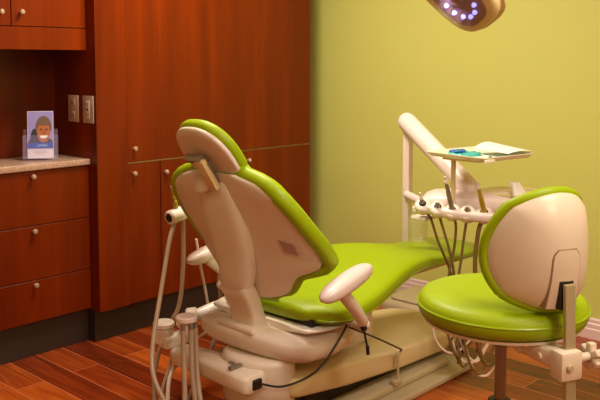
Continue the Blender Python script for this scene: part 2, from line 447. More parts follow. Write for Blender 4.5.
# housing under the seat frame
mk('lift_housing', prism([(2.02+.13*math.cos(a)*(1 if math.cos(a) > 0 else .85), 2.10+.15*math.sin(a)) for a in [2*PI*k/32 for k in range(32)]], .125, .31, .02), SHELL, ch, sharp=60)
# seat frame: shallow tub
def tub():
    tab = [(1.950, 2.19, .370, .060, .014), (1.960, 2.185, .366, .12, .030), (1.980, 2.175, .358, .19, .042), (2.01, 2.16, .350, .25, .052), (2.07, 2.15, .342, .285, .062), (2.18, 2.15, .340, .295, .066),
           (2.32, 2.15, .350, .28, .064), (2.45, 2.15, .375, .24, .052), (2.55, 2.15, .400, .18, .038), (2.60, 2.15, .420, .11, .02)]
    return loft([(V((x, yc, zc)), V((0, 1, 0)), V((0, 0, 1)), a, b, 2.8) for x, yc, zc, a, b in tab], 40)
mk('seat_frame', tub(), SHELL, ch, sharp=60)
mk('frame_rim', loft([(V((x, 2.15, .412)), V((0, 1, 0)), V((0, 0, 1)), a, .014, 3) for x, a in ((2.06, .2), (2.075, .26), (2.13, .285), (2.2, .30), (2.35, .28), (2.5, .22), (2.56, .15))], 32), WHITE, ch, sharp=60)
mk('backrest_socket', box(1.955, 2.06, 2.06, 2.25, .388, .412, .010), SHELL, ch)
mk('dark_gap_block', box(2.10, 2.20, 1.90, 2.30, .42, .455, .006), BLACK, ch)  # black block painted as the dark gap between seat frame and cushion

# seat cushion with leg rest
SEAT = [(2.085, .17, .498, .030), (2.10, .235, .504, .038), (2.13, .285, .508, .044), (2.18, .315, .510, .048), (2.25, .33, .514, .052), (2.34, .33, .530, .055), (2.46, .31, .550, .055),
        (2.60, .275, .566, .052), (2.74, .24, .568, .048), (2.86, .21, .555, .042), (2.96, .19, .536, .036), (3.05, .180, .520, .032), (3.10, .176, .512, .030)]
def seat():
    out = []
    for i in range(60):
        x = 2.08+(3.10-2.08)*i/59
        w, zt, h = interp(SEAT, x)
        # smooth the table
        w2, zt2, h2 = interp(SEAT, x-.03); w3, zt3, h3 = interp(SEAT, x+.03)
        w, zt, h = (w+w2+w3)/3, (zt+zt2+zt3)/3, (h+h2+h3)/3
        k = 1-max(0, (2.12-x)/.04)**2*.35
        out.append((V((x, YC-.02, zt-h)), V((0, 1, 0)), V((0, 0, 1)), w, h*k, 3.2))
    return loft(out, 48)
st = mk('seat', seat(), LIME, ch, sharp=70)
def piping():
    P = []
    for i in range(40):
        x = 2.11+(3.07-2.11)*i/39; w, zt, h = interp(SEAT, x)
        P.append((x, YC-.02-w*.985, zt-h*1.35))
    return tube(P, .0035, 6)
mk('piping', piping(), LIMED, st)
mk('leg_bolster', loft([(V((x, YC-.02, z)), V((0, 1, 0)), V((0, 0, 1)), w, h, 2.6) for x, w, z, h in ((3.085, .15, .482, .022), (3.095, .172, .482, .030), (3.12, .18, .480, .034), (3.22, .18, .476, .034), (3.36, .175, .470, .032), (3.42, .165, .467, .028), (3.445, .14, .465, .018), (3.45, .10, .465, .008))], 36), LIMED, ch, sharp=70, label='darker green padded toe end under a clear protector')
mk('frame_column', box(2.45, 2.66, 2.05, 2.25, .20, .40, .02), SHELL, ch)
mk('leg_frame', loft([(V((x, YC, z)), V((0, 1, 0)), V((0, 0, 1)), w, h, 4) for x, w, z, h in ((2.5, .15, .44, .02), (2.8, .14, .452, .018), (3.1, .13, .440, .014), (3.4, .11, .432, .010))], 24), CREAM, ch, sharp=60)

# backrest
def xs(z): return 2.03-.36*(z-.40)
OUT = [(.515, .09), (.520, .135), (.530, .168), (.55, .193), (.58, .212), (.606, .230), (.622, .255), (.633, .290), (.646, .315), (.67, .330), (.70, .334), (.74, .333), (.80, .32), (.86, .305), (.91, .282), (.945, .250), (.968, .205), (.980, .15), (.988, .11)]
def wsm(z):
    return sum(interp(OUT, z+e)[0] for e in (-.008, -.004, 0, .004, .008))/5
def kz(z): return .110 if z < .68 else max(.0, .110-.110*(z-.68)/.24)
def shell_pt(s, z, grow=0.0, fwd=0.0, edge=0):
    w = wsm(min(max(z, .515), .988))+grow; dy = s*w
    x = xs(z)+.03+kz(z)*(abs(dy)/.34)**1.8+fwd
    return (x, YC+dy, z)
def bz(v, grow=0): return .515-grow+(.988-.515+2*grow)*v
def sS(u): return math.sin((u-.5)*PI)*.5+(u-.5) if False else (2*u-1)
def shell_back(u, v):
    s = sS(u); z = bz(v); e = max(abs(s), 0)**6
    return shell_pt(s, z, -.014, .014*e)
def shell_front(u, v):
    s = sS(u); z = bz(v); return shell_pt(s, z, -.014, .022)
bs = mk('backrest_shell', sheet(shell_back, shell_front, 40, 40), SHELL, ch, sharp=60, label='beige moulded shell of the backrest')
mk('label_patch', [[(lambda p: (p[0]-.003, p[1], p[2]))(shell_pt(s, z)) for s, z in ((-.62, .755), (-.80, .74), (-.80, .70), (-.62, .715))], [(0, 1, 2, 3)]] if False else
   sheet(lambda u, v: V(shell_pt(-.66-.14*u, .715+.045*v-.010*u))-V((.003, .001, 0)), lambda u, v: V(shell_pt(-.66-.14*u, .715+.045*v-.010*u))+V((.004, 0, 0)), 3, 3), plain('greyish_sticker', (178, 140, 132), .5), bs, label='small greyish rectangular patch')
def pad_back(u, v):
    s = sS(u); z = bz(v, .018); return shell_pt(s, z, .008, .026)
def pad_front(u, v):
    s = sS(u); z = bz(v, .018)
    ev = 1-abs(2*v-1)**5; eu = 1-abs(s)**5
    th = .010+.046*max(0, ev)**.5*max(0, eu)**.5
    th = (th+.012*abs(s)**3*(1-abs(s)**8))*min(1, max(.35, (z-.49)/.16))
    return shell_pt(s, z, .008, .026+th)
mk('backrest_cushion', sheet(pad_back, pad_front, 44, 44), LIME, ch, sharp=80)
# thick rolled edge of the cushion
def rim_pts(sgn):
    P = []
    for i in range(34):
        z = .60+(.995-.60)*i/33
        p = V(shell_pt(sgn, min(z, .988), .012, .050)); p.z = z
        P.append(p)
    return P
def rf(z): return .045*min(1, max(.45, (z-.47)/.2))
def rim_loop():
    P = []
    for i in range(26): z = .60+(.985-.60)*i/25; P.append(V(shell_pt(-1, z, -.002, rf(z))))
    for i in range(1, 12): s = -1+2*i/12; P.append(V(shell_pt(s, .988, .010, .045))+V((0, 0, .012)))
    for i in range(26): z = .985-(.985-.60)*i/25; P.append(V(shell_pt(1, z, -.002, rf(z))))
    return P
mk('cushion_roll', tube(rim_loop(), [.007, .012, .016, .020, .023]+[.031]*53+[.023, .020, .016, .012, .007], 12, round_end=True), LIME, ch, sharp=80)

# spine cover, from headrest bracket down to a shoulder above the lower bracket
def spine():
    secs = []
    for z, a, b, dx, yo in ((.966, .045, .010, .026, .004), (.955, .062, .018, .020, .006), (.91, .082, .024, .014, .014), (.86, .092, .029, .010, .008), (.78, .098, .034, .004, -.006), (.70, .094, .038, -.002, -.012), (.62, .082, .042, -.010, -.008),
                        (.575, .073, .044, -.022, 0), (.560, .067, .038, -.022, 0)):
        secs.append((V((xs(z)+.022+dx, YC+yo, z)), V((0, 1, 0)), V((1, 0, .29)).normalized(), a, b, 3.2 if z > .7 else 2.8))
    return loft(secs, 32)
mk('spine_cover', spine(), SHELL, ch, sharp=60)
def lower_bracket():
    secs = []
    for z, a, b, dx in ((.566, .066, .030, -.016), (.55, .070, .036, -.018), (.52, .069, .036, -.010), (.47, .066, .034, -.004), (.43, .067, .036, -.008), (.375, .070, .042, -.018)):
        secs.append((V((xs(z)+.01+dx, YC, z)), V((0, 1, 0)), V((1, 0, .25)).normalized(), a, b, 5))
    return loft(secs, 32)
mk('backrest_bracket', lower_bracket(), SHELL, ch, sharp=60)
mk('pivot_cap', lathe([(.048, 0), (.052, .01), (.048, .02), (.03, .026), (.001, .028)], (1.862, 2.20, .955), (-.95, .1, .25), 24), SHELL, ch)

# headrest
hc = V((1.846, YC+.003, 1.046)); ht = V((-.62, 0, .78)).normalized(); hn = V((.78, 0, .62)).normalized(); hy = V((0, 1, 0))
def bean(c, a, b, th, off, n0=9):
    secs = []
    for i in range(n0):
        s = -1+2*i/(n0-1); k = math.sqrt(max(0, 1-abs(s)**2.6))
        secs.append((c+hn*(off+th*s), ht, hy, a*(.80+.20*k) if abs(s) == 1 else a*(.80+.2*k), b*(.78+.22*k), 2.35))
    return loft(secs, 40)
hr = mk('headrest', bean(hc, .147, .137, .024, .021), LIME, ch, sharp=80)
mk('headrest_shell', bean(hc, .140, .130, .014, -.006), SHELL, hr, sharp=60, label='beige shell behind the headrest')
mk('headrest_bar', join(xf(box(-.012, .012, -.024, .024, -.065, .065, .007), Matrix.Translation((1.816, YC-.015, .985)) @ Matrix.Rotation(math.radians(-33), 4, 'Y'))), CREAM, ch)
mk('headrest_joint', join(cyl((1.788, YC-.025, 1.040), (1.788, YC+.06, 1.040), .017, 16, .004), cyl((1.80, YC-.025, 1.03), (1.85, YC-.02, .955), .016, 12)), STEEL, ch, label='dark metal headrest joint')

# armrests
def armrest(sg, pts, stem, lab):
    c0, c1 = V(pts[0]), V(pts[1]); d = (c1-c0).normalized(); u = V((-d.y, d.x, 0)).normalized(); w = d.cross(u)*-1
    secs = []
    for i in range(15):
        s = -math.cos(PI*i/14); k = max(0, 1-abs(s)**3)**.45
        c = c0.lerp(c1, (s+1)/2)
        secs.append((c, u, w, .040*max(k, .12), .030*max(k, .12), 2.5))
    a = mk('armrest', loft(secs, 24), PINKW, ch, sharp=70)
    mk('armrest_stem', tube(stem, [.024, .021], 16, 0, True), SHELL, a)
    return a
nb = armrest(-1, ((1.955, 1.725, .590), (2.225, 1.735, .655)), ((2.085, 1.745, .585), (2.16, 1.755, .515), (2.215, 1.76, .452)), '')
armrest(1, ((2.08, 2.575, .55), (2.325, 2.565, .60)), ((2.19, 2.56, .54), (2.27, 2.555, .475), (2.31, 2.55, .425)), '')
for y0, y1 in ((1.765, 1.90), (2.545, 2.40)):
    mk('armrest_bracket', tube(((2.235, y0, .432), (2.245, (y0+y1)/2, .425), (2.26, y1, .425)), [.020, .026], 14, 4, True), SHELL, ch)

# bar reaching across to the assistant instruments
mk('accessory_arm', join(loft([(V((1.905+(y-1.985)*.13, y, z)), V((1, 0, 0)), V((0, 0, 1)), a, b, 4) for y, z, a, b in ((1.985, .25, .045, .028), (1.995, .25, .060, .036), (2.10, .25, .066, .038), (2.22, .242, .062, .037), (2.46, .218, .055, .035), (2.505, .214, .046, .028), (2.515, .213, .03, .02))], 28)), SHELL, ch, sharp=60)
mk('socket_box', box(1.885, 1.925, 1.975, 1.990, .232, .268, .004), BLACK, ch, smooth=False, label='black socket in the arm end')
mk('release_lever', join(box(1.86, 1.925, 2.065, 2.088, .289, .300, .005), box(1.90, 1.95, 2.08, 2.13, .286, .296, .004)), STEEL, ch, label='metal lever on the arm')
pc = mk('power_cord', tube(((1.915, 1.978, .250), (1.97, 1.925, .238), (2.05, 1.875, .262), (2.11, 1.85, .305), (2.18, 1.838, .375), (2.235, 1.842, .425)), .0042, 8, 6), BLACK, ch, label='thin black cord from the socket up to the seat')

# armrest switch with black cable end, and bent rod
mk('armrest_plug', join(cyl((2.215, 1.76, .445), (2.222, 1.757, .418), .012, 12, .002), tube(((2.222, 1.757, .420), (2.224, 1.752, .385), (2.232, 1.75, .355)), .004, 8, 4), cyl((2.232, 1.75, .36), (2.236, 1.75, .325), .0065, 10, .002)), BLACK, ch, label='black cable end hanging under the near armrest')
mk('support_rod', tube(((2.185, 1.80, .428), (2.40, 1.85, .325), (2.62, 1.893, .212), (2.645, 1.897, .198), (2.63, 1.897, .188)), .0038, 8, 5), KICK, ch, label='thin dark bent rod')
mk('rod_bracket', join(box(2.605, 2.64, 1.892, 1.902, .180, .192, .003), cyl((2.622, 1.897, .185), (2.622, 1.897, .062), .0055, 10), box(2.59, 2.64, 1.885, 1.915, .062, .082, .004)), PLATEG, ch)

# floor utility box behind the foot of the chair
ub = thing('floor_utility_box', 'low beige utility box on the floor between the chair base and green wall', 'utility box', (3.5, 2.35, 0))
mk('housing', prism(rrect(3.36, 3.74, 2.16, 2.58, .07), .002, .12, .03), PLATEG, ub, sharp=60)
mk('lid', prism(rrect(3.40, 3.70, 2.20, 2.54, .06), .1205, .134, .008), PLATEG, ub, sharp=60)

# ------------------------------------------------------------------ assistant's instrument arm (far side)
aa = thing('assistant_arm', 'assistant instrument arm with white round joints and hanging hoses beyond the backrest', 'instrument arm', (1.95, 2.56, .28))
mk('swing_arm', tube(((2.04, 2.525, .342), (2.14, 2.50, .362), (2.22, 2.45, .375)), [.026, .030], 16, 3, True), WHITE, aa)
mk('joint', cyl((1.995, 2.545, .338), (2.03, 2.515, .342), .038, 24, .006), WHITE, aa)
mk('canister', join(cyl((1.885, 2.55, .262), (1.885, 2.55, .322), .040, 24, .004)), WHITE, aa)
mk('canister_cap', cyl((1.885, 2.55, .323), (1.885, 2.55, .348), .043, 24, .006), WHITE, aa)
mk('vacuum_block', box(1.86, 1.99, 2.50, 2.56, .245, .295, .012), WHITE, aa)
mk('manifold', join(cyl((1.799, 2.30, .424), (1.799, 2.30, .446), .041, 26, .005), cyl((1.799, 2.30, .385), (1.799, 2.30, .424), .026, 20)), PINKW, aa, label='round manifold with hoses plugged beneath')
mk('manifold_arm', tube(((1.80, 2.31, .405), (1.88, 2.44, .365), (1.985, 2.54, .338)), .016, 12, 4), WHITE, aa)
for dx, dy, dz in ((-.028, -.016, 0), (-.004, -.032, 0), (.022, -.024, 0), (.034, .002, 0)):
    x, y = 1.799+dx, 2.30+dy
    mk('hose_fitting', cyl((x, y, .385), (x, y, .425), .009, 12, .002), STEEL, aa)
for P in ([(1.771, 2.284, .40), (1.768, 2.28, .32), (1.755, 2.26, .22), (1.73, 2.23, .11), (1.70, 2.20, .03)],
          [(1.795, 2.268, .40), (1.792, 2.264, .32), (1.785, 2.25, .22), (1.78, 2.22, .10), (1.76, 2.18, .02)],
          [(1.821, 2.276, .40), (1.820, 2.272, .32), (1.808, 2.25, .22), (1.79, 2.20, .12), (1.79, 2.13, .03)]):
    mk('vacuum_hose', tube(P, .0098, 12, 6), HOSE, aa)
mk('holder', join(cyl((1.945, 2.585, .752), (2.14, 2.60, .782), .030, 22, .006)), WHITE, aa, label='white cylindrical instrument holder')
mk('holder_bore', cyl((1.9435, 2.5848, .7518), (1.9452, 2.585, .7521), .018, 18), DARK, aa)
mk('holder_post', tube(((2.13, 2.60, .775), (2.20, 2.59, .72), (2.24, 2.56, .56), (2.25, 2.50, .42)), .018, 14, 5), SHELL, aa)
def syringe(x, y, z, lab, h, hosep):
    t = thing('suction_valve', lab, 'suction valve', (x, y, z), group='suction valves on the white assistant holder')
    mk('valve_body', join(cyl((x, y, z+.004), (x-.004, y, z+h*.45), .011, 14, .002), cyl((x-.004, y, z+h*.45), (x-.012, y, z+h), .008, 12, .002), cyl((x-.016, y-.010, z+h*.62), (x-.002, y+.012, z+h*.66), .006, 10, .001)), BRASS, t)
    mk('tip', cyl((x-.012, y, z+h), (x-.022, y-.004, z+h+.022), .006, 10, .002), PINKW, t)
    mk('hose', tube(hosep, .009, 12, 7), HOSE, t, label='long grey hose hanging in a loop')
syringe(1.982, 2.588, .786, 'olive suction valve standing on the white holder, nearer its open end', .075,
        [(1.965, 2.575, .735), (1.92, 2.555, .66), (1.85, 2.52, .48), (1.77, 2.465, .32), (1.725, 2.41, .22), (1.73, 2.35, .13), (1.77, 2.30, .05), (1.84, 2.36, .02)])
syringe(2.050, 2.594, .796, 'smaller olive suction valve on the white holder, close to the backrest', .045,
        [(2.015, 2.585, .745), (2.005, 2.57, .68), (1.985, 2.55, .55), (1.955, 2.54, .40), (1.93, 2.60, .28), (1.86, 2.58, .14), (1.80, 2.50, .04), (1.76, 2.42, .014)])
mk('supply_hose', tube([(2.155, 2.67, .62), (2.17, 2.66, .50), (2.19, 2.64, .34), (2.16, 2.60, .24), (2.05, 2.57, .22)], .006, 10, 7), HOSEW, aa)
mk('supply_hose', tube([(2.215, 2.575, .60), (2.195, 2.565, .47), (2.195, 2.56, .34), (2.15, 2.55, .20), (2.02, 2.50, .10), (1.92, 2.46, .02)], .010, 10, 7), HOSE, aa)
mk('supply_hose', tube([(1.90, 2.52, .255), (1.88, 2.50, .20), (1.80, 2.46, .10), (1.74, 2.38, .03)], .007, 10, 7), HOSE, aa)
mk('supply_hose', tube([(1.97, 2.53, .235), (1.93, 2.50, .20), (1.84, 2.46, .15), (1.76, 2.36, .06), (1.72, 2.24, .014)], .008, 10, 7), HOSEW, aa)

for _o in [o for o in C.objects if o.parent is None and (o.name.startswith('assistant_arm') or o.name.startswith('suction_valve'))]: _o.location += V((.05, 0, -.006))

# ------------------------------------------------------------------ delivery unit
dl = thing('delivery_unit', 'beige delivery unit on its post and sloping arm at the foot of the chair', 'delivery unit', (3.22, 2.28, 0))
mk('post', join(box(3.200, 3.240, 2.262, 2.302, .462, 1.11, .008)), DELIV, dl)
mk('support_arm', tube(((3.22, 2.282, .455), (3.05, 2.20, .40), (2.75, 2.15, .36), (2.62, 2.15, .33)), .022, 14, 5, True), DELIV, dl)
mk('sloping_arm', tube(((3.215, 2.285, 1.085), (3.10, 2.05, .972), (3.00, 1.80, .835)), [.046, .042], 24, 4, True), DELIV, dl, sharp=60)
mk('arm_neck', tube(((3.005, 1.81, .815), (2.99, 1.79, .77)), [.032, .038], 18, 0), DELIV, dl)
def head():
    A, B = V((2.93, 1.99, .765)), V((3.17, 1.47, .775)); h = (B-A).normalized(); n = V((-h.y, h.x, 0)); secs = []
    for t, a, b in ((0, .05, .012), (.02, .085, .024), (.08, .105, .034), (.3, .118, .040), (.6, .118, .042), (.85, .11, .038), (.96, .085, .028), (1, .05, .014)):
        secs.append((A.lerp(B, t)+V((0, 0, .012)), n, V((0, 0, 1)), a, b*1.2, 3))
    return loft(secs, 32)
hdm = mk('delivery_head', head(), DELIV, dl, sharp=60)
mk('side_bracket', join(tube(((3.205, 2.275, .73), (3.10, 2.12, .73), (3.0, 1.97, .745)), .02, 12, 4)), DELIV, dl)
mk('top_dish', lathe([(.10, 0), (.135, .012), (.14, .018), (.12, .022), (.001, .024)], (3.12, 1.66, .806), (0, 0, 1), 32), CREAM, dl)
mk('front_bar', loft([(V(p), V((.9, .43, 0)), V((-.2, 0, 1)), a, b, 3) for p, a, b in (((2.80, 1.93, .765), .015, .012), ((2.805, 1.915, .765), .028, .020), ((2.83, 1.80, .752), .032, .022), ((2.87, 1.66, .748), .030, .022), ((2.895, 1.57, .752), .026, .020), ((2.90, 1.55, .752), .012, .01))], 24), DELIV, dl, sharp=60)
HP = [(2.800, 1.905, .772), (2.818, 1.842, .764), (2.836, 1.784, .757), (2.856, 1.724, .754), (2.878, 1.660, .756)]
ax = V((-.55, -.28, .62)).normalized()
for i, p in enumerate(HP):
    p = V(p)
    hs = mk('instrument_holder', lathe([(.020, -.036), (.033, -.018), (.035, .010), (.031, .019), (.017, .022)], p, ax, 20), WHITE, dl, sharp=60)
    mk('holder_bore', lathe([(.016, .0221), (.0155, .0228)], p, ax, 16), DARK, hs)
mk('water_bottle', lathe([(.038, 0), (.045, .008), (.045, .10), (.038, .125), (.018, .14)], (3.05, 2.10, .55), (0, 0, 1), 22), CLEARB, dl, label='clear plastic water bottle hanging beneath')
mk('bottle_cap', cyl((3.05, 2.10, .6905), (3.05, 2.10, .715), .03, 18, .003), WHITE, dl)
mk('bottle_collar', box(2.80, 2.90, 1.90, 1.97, .705, .725, .008), WHITE, dl)

def hoses(p0, pts, r, m, name='hose'): return mk(name, tube([p0]+pts, r, 10, 7), m, None)
# instruments: each standing in its holder with its own hose
def instrument(i, lab, length, tipm, lean, hosep, hr=.0056, kind='handpiece'):
    p = V(HP[i]); a = (ax+V(lean)).normalized(); b = p+ax*.022
    t = thing('dental_'+kind, lab, 'dental instrument', tuple(p), group='instruments in the delivery head holders')
    if length:
        mk('grip', lathe([(.010, 0), (.0115, .01), (.0105, length*.5), (.0085, length*.8), (.0075, length)], b, a, 14), BRASS if i == 4 else STEEL, t)
        e = b+a*length; mk('tip', join(cyl(e, e+a*.014, .008, 12, .002), cyl(e+a*.012, e+a*.016+V((-.006, 0, .016)), .005, 10, .001)), tipm, t)
    else:
        mk('grip', lathe([(.010, 0), (.012, .008), (.010, .018), (.004, .026)], b, a, 14), STEEL, t)
    mk('hose', tube([p-ax*.030]+hosep, hr, 10, 7), HOSED, t, label='olive hose hanging from the holder')
    return t
instrument(0, 'short dental instrument in the holder nearest the post', .022, PINKW, (0, .2, .3), [(2.825, 1.883, .72), (2.85, 1.86, .62), (2.885, 1.81, .46), (2.86, 1.78, .26), (2.84, 1.80, .17), (2.93, 1.74, .24), (3.03, 1.62, .45), (3.06, 1.60, .72)])
instrument(1, 'steel instrument seated low in the second holder from the post', 0, PINKW, (0, 0, 0), [(2.83, 1.83, .70), (2.84, 1.80, .60), (2.86, 1.785, .48), (2.85, 1.76, .24), (2.86, 1.75, .13), (2.89, 1.76, .15), (3.03, 1.62, .45), (3.08, 1.60, .72)])
instrument(2, 'slim silver handpiece leaning left in the middle holder', .115, PINKW, (.25, .38, .42), [(2.85, 1.775, .70), (2.855, 1.785, .60), (2.84, 1.80, .48), (2.83, 1.80, .27), (2.87, 1.76, .12), (2.91, 1.73, .13), (3.04, 1.61, .45), (3.09, 1.58, .72)])
instrument(3, 'steel instrument seated low in the fourth holder from the post', 0, PINKW, (0, 0, 0), [(2.86, 1.735, .70), (2.845, 1.745, .56), (2.84, 1.75, .46), (2.87, 1.74, .22), (2.90, 1.71, .09), (2.95, 1.68, .11), (3.05, 1.60, .45), (3.10, 1.57, .72)])
instrument(4, 'thick olive handpiece with a pale head in the holder furthest from the post', .10, PINKW, (.3, .40, .30), [(2.875, 1.68, .70), (2.865, 1.69, .58), (2.87, 1.69, .46), (2.91, 1.70, .22), (2.95, 1.68, .11), (2.98, 1.64, .16), (3.06, 1.58, .45), (3.11, 1.55, .72)], .0095)
# pale coiled service hoses looping low behind the stool
for P in ([(3.05, 1.60, .72), (2.98, 1.70, .50), (2.86, 1.82, .43), (2.795, 1.848, .36), (2.80, 1.835, .22), (2.85, 1.79, .155), (2.90, 1.74, .20), (3.00, 1.63, .40), (3.06, 1.59, .72)],
          [(3.06, 1.59, .72), (2.99, 1.69, .50), (2.90, 1.78, .43), (2.845, 1.80, .36), (2.86, 1.775, .17), (2.90, 1.73, .115), (2.945, 1.69, .17), (3.03, 1.61, .40), (3.08, 1.57, .72)],
          [(3.07, 1.58, .72), (3.00, 1.67, .48), (2.92, 1.75, .42), (2.87, 1.77, .34), (2.90, 1.735, .14), (2.93, 1.70, .06), (2.99, 1.66, .10), (3.05, 1.59, .40), (3.10, 1.56, .72)],
          [(3.08, 1.57, .72), (3.01, 1.66, .47), (2.93, 1.73, .41), (2.88, 1.76, .33), (2.88, 1.76, .20), (2.92, 1.71, .12), (2.97, 1.665, .22), (3.06, 1.57, .40), (3.12, 1.54, .72)]):
    mk('service_hose', tube(P, .0052, 8, 8), HOSEW, dl)
mk('hose_cuff', join(cyl((2.90, 1.77, .28), (2.90, 1.77, .16), .022, 14, .004)), BLACK, dl)

# instrument tray
mk('tray_post', join(cyl((2.865, 1.80, .78), (2.865, 1.80, .975), .010, 16, .002), box(2.84, 3.0, 1.66, 1.84, .972, .983, .003)), CREAM, dl)
TM = Matrix.Translation((2.94, 1.724, .985)) @ Matrix.Rotation(math.radians(-10.9), 4, 'Z')
def T_(g): return xf(g, TM)
tr = thing('instrument_tray', 'pale yellow instrument tray with a raised rim on top of the delivery unit', 'tray', (2.94, 1.724, .985))
def tray():
    vs, fs = [], []; X, Y = .160, .165; m = 24
    def rr(d, r): return rrect(-X+d, X-d, -Y+d, Y-d, r, 5)
    for pts, z in ((rr(.018, .02), 0), (rr(0, .03), .016), (rr(0, .03), .019), (rr(.006, .026), .019), (rr(.022, .018), .004)):
        vs += [(x, y, z) for x, y in pts]
    for j in range(4):
        for k in range(m): fs.append((j*m+k, j*m+(k+1) % m, (j+1)*m+(k+1) % m, (j+1)*m+k))
    fs.append(tuple(range(m))); fs.append(tuple(4*m+k for k in range(m)))
    return vs, fs
mk('pan', T_(tray()), TRAYM, tr, sharp=40)
mk('corner_lip', T_(box(-.155, -.10, -.172, -.160, -.004, .012, .004)), TRAYM, tr)
def crumple(x0, x1, y0, y1, z, h, seed, n=10):
    rnd = random.Random(seed); H = [[z+h*(.15+.85*rnd.random()) for _ in range(n+1)] for _ in range(n+1)]
    jit = [[(rnd.uniform(-.3, .3)*(x1-x0)/n, rnd.uniform(-.3, .3)*(y1-y0)/n) for _ in range(n+1)] for _ in range(n+1)]
    def top(u, v):
        i, j = round(u*n), round(v*n); e = 0 if i in (0, n) or j in (0, n) else 1
        r = math.hypot(2*u-1, 2*v-1); q = 1 if r < .9 else .9/r
        return ((x0+x1)/2+(u-.5)*(x1-x0)*q+jit[i][j][0], (y0+y1)/2+(v-.5)*(y1-y0)*q+jit[i][j][1], z+.0015+(H[i][j]-z)*e)
    def bot(u, v): a = top(u, v); return (a[0], a[1], z)
    return sheet(top, bot, n, n)
single('tray_liner', T_(box(-.128, .128, -.133, .133, .0045, .0055)), plain('pale_aqua_liner', (214, 230, 214), .6, var=.04, scale=30), 'pale aqua paper liner flat in the instrument tray', 'paper', smooth=False)
single('plastic_wrap', T_(crumple(-.115, .03, -.03, .115, .006, .012, 3)), TEAL, 'crumpled teal plastic wrap lying on the instrument tray', 'plastic wrap', sharp=180)
single('blue_glove', T_(crumple(-.10, -.02, .03, .10, .019, .009, 8, 7)), BLUEG, 'small blue glove bunched on top of the teal wrap', 'glove', sharp=180)
def pfold(u, v, d): return (.0+.165*u+.02*v, -.15+.20*v, .021+.030*math.sin(PI*min(1, .1+.8*u))*(.35+.65*v)+d)
single('paper_sheet', T_(sheet(lambda u, v: pfold(u, v, .0008), lambda u, v: pfold(u, v, 0), 10, 8)), PAPER, 'white folded paper sheet raised at the right end of the tray', 'paper')
single('dental_bur', T_(cyl((-.075, -.118, .011), (-.058, -.112, .011), .0052, 12, .001)), BLACK, 'tiny dark round bur on the liner near the tray edge', 'dental bur')
def towel(u, v, d): return (3.03+(u-.5)*.13*(1-.85*v)+.012*v, 1.575+.02*math.sin(u*7)+.040*v+d, .818+.060*v)
single('paper_towel', sheet(lambda u, v: towel(u, v, 0), lambda u, v: towel(u, v, .0012), 12, 8), PAPER, 'white crumpled paper towel standing on the delivery head behind the stool', 'paper towel')

# ------------------------------------------------------------------ stool
sr = thing('dental_stool', 'lime green round dental stool with beige-backed curved backrest', 'stool', (1.985, 1.085, 0), math.radians(-25), local=True)
def disk_cushion(r, z0, z1, mid=.4, crown=.012):
    pr = [(r*.90, z0), (r*.965, z0+.008), (r*.995, z0+.024), (r, z0+(z1-z0)*.5), (r*.985, z1-.022), (r*.95, z1-.009), (r*.88, z1-.002), (r*.6, z1+crown*.5), (r*.3, z1+crown*.3), (.002, z1+crown*.2)]
    return lathe(pr, (0, 0, 0), (0, 0, 1), 56)
sst = mk('seat', disk_cushion(.232, .672, .742), LIME, sr, sharp=80)
mk('piping', lathe([(.2325, .708), (.2345, .711), (.2325, .714)], (0, 0, 0), (0, 0, 1), 56), LIMED, sst)
mk('seat_pan', lathe([(.05, .642), (.17, .652), (.215, .664), (.216, .6715), (.10, .6718)], (0, 0, 0), (0, 0, 1), 44), SHELL, sr, sharp=60)
mk('gas_cylinder', join(cyl((0, 0, .40), (0, 0, .655), .0165, 20), cyl((0, 0, .585), (0, 0, .589), .018, 20)), STEEL, sr)
mk('outer_column', join(cyl((0, 0, .12), (0, 0, .425), .027, 22, .003), cyl((0, 0, .425), (0, 0, .435), .033, 22, .003)), BLACK, sr)
hub = mk('base_hub', lathe([(.05, .085), (.055, .10), (.05, .14), (.032, .16)], n=24), STEEL, sr)
for k in range(5):
    a = 2*PI*k/5+.3; M = Matrix.Rotation(a, 4, 'Z')
    lg = mk('leg', xf(loft([(V((x, 0, z)), V((0, 1, 0)), V((0, 0, 1)), w, h, 3) for x, z, w, h in ((.03, .115, .03, .022), (.15, .105, .024, .018), (.27, .088, .02, .013), (.285, .086, .012, .008))], 16), M), STEEL, sr)
    mk('caster', xf(join(cyl((.268, -.024, .0255), (.268, -.004, .0255), .025, 18, .003), cyl((.268, .004, .0255), (.268, .024, .0255), .025, 18, .003), box(.245, .285, -.007, .007, .03, .072, .004)), M), BLACK, lg)
# backrest in stool coordinates (user faces +y)
BZ, BH, BW, BX = .902, .148, .147, .008
def bk(u, v, grow=0, fwd=0):
    p = 2*u-1; q = 2*v-1
    # square -> superellipse
    x = p*math.sqrt(max(0, 1-q*q/2.35)); y = q*math.sqrt(max(0, 1-p*p/2.35))
    X = x*(BW+grow)*(1-.07*y); Z = BZ+y*(BH+grow)
    return (X+BX, by(X+BX, Z)+fwd, Z)
def by(X, Z): return -.262+.11*(abs(X-BX)/BW)**2.2+.022*((Z-BZ)/BH)**2
def edge(u, v): return max(abs(2*u-1), abs(2*v-1))
bsh = mk('backrest_shell', sheet(lambda u, v: bk(u, v, 0, .022*edge(u, v)**5), lambda u, v: bk(u, v, 0, .028), 36, 36), SHELL, sr, sharp=70, label='beige back shell')
mk('backrest_cushion', sheet(lambda u, v: bk(u, v, .006+.010*(1-edge(u, v)), .029), lambda u, v: bk(u, v, .010, .034+.045*max(0, 1-edge(u, v)**4)**.5), 40, 40), LIME, sr, sharp=85)
def roll():
    P = []
    n = 12
    ring = [(i/n, 0) for i in range(n)]+[(1, i/n) for i in range(n)]+[(1-i/n, 1) for i in range(n)]+[(0, 1-i/n) for i in range(n)]
    for u, v in ring+ring[:1]: P.append(bk(u, v, .000, .040))
    return P
mk('cushion_roll', tube(roll(), .015, 12), LIME, sr, sharp=85)
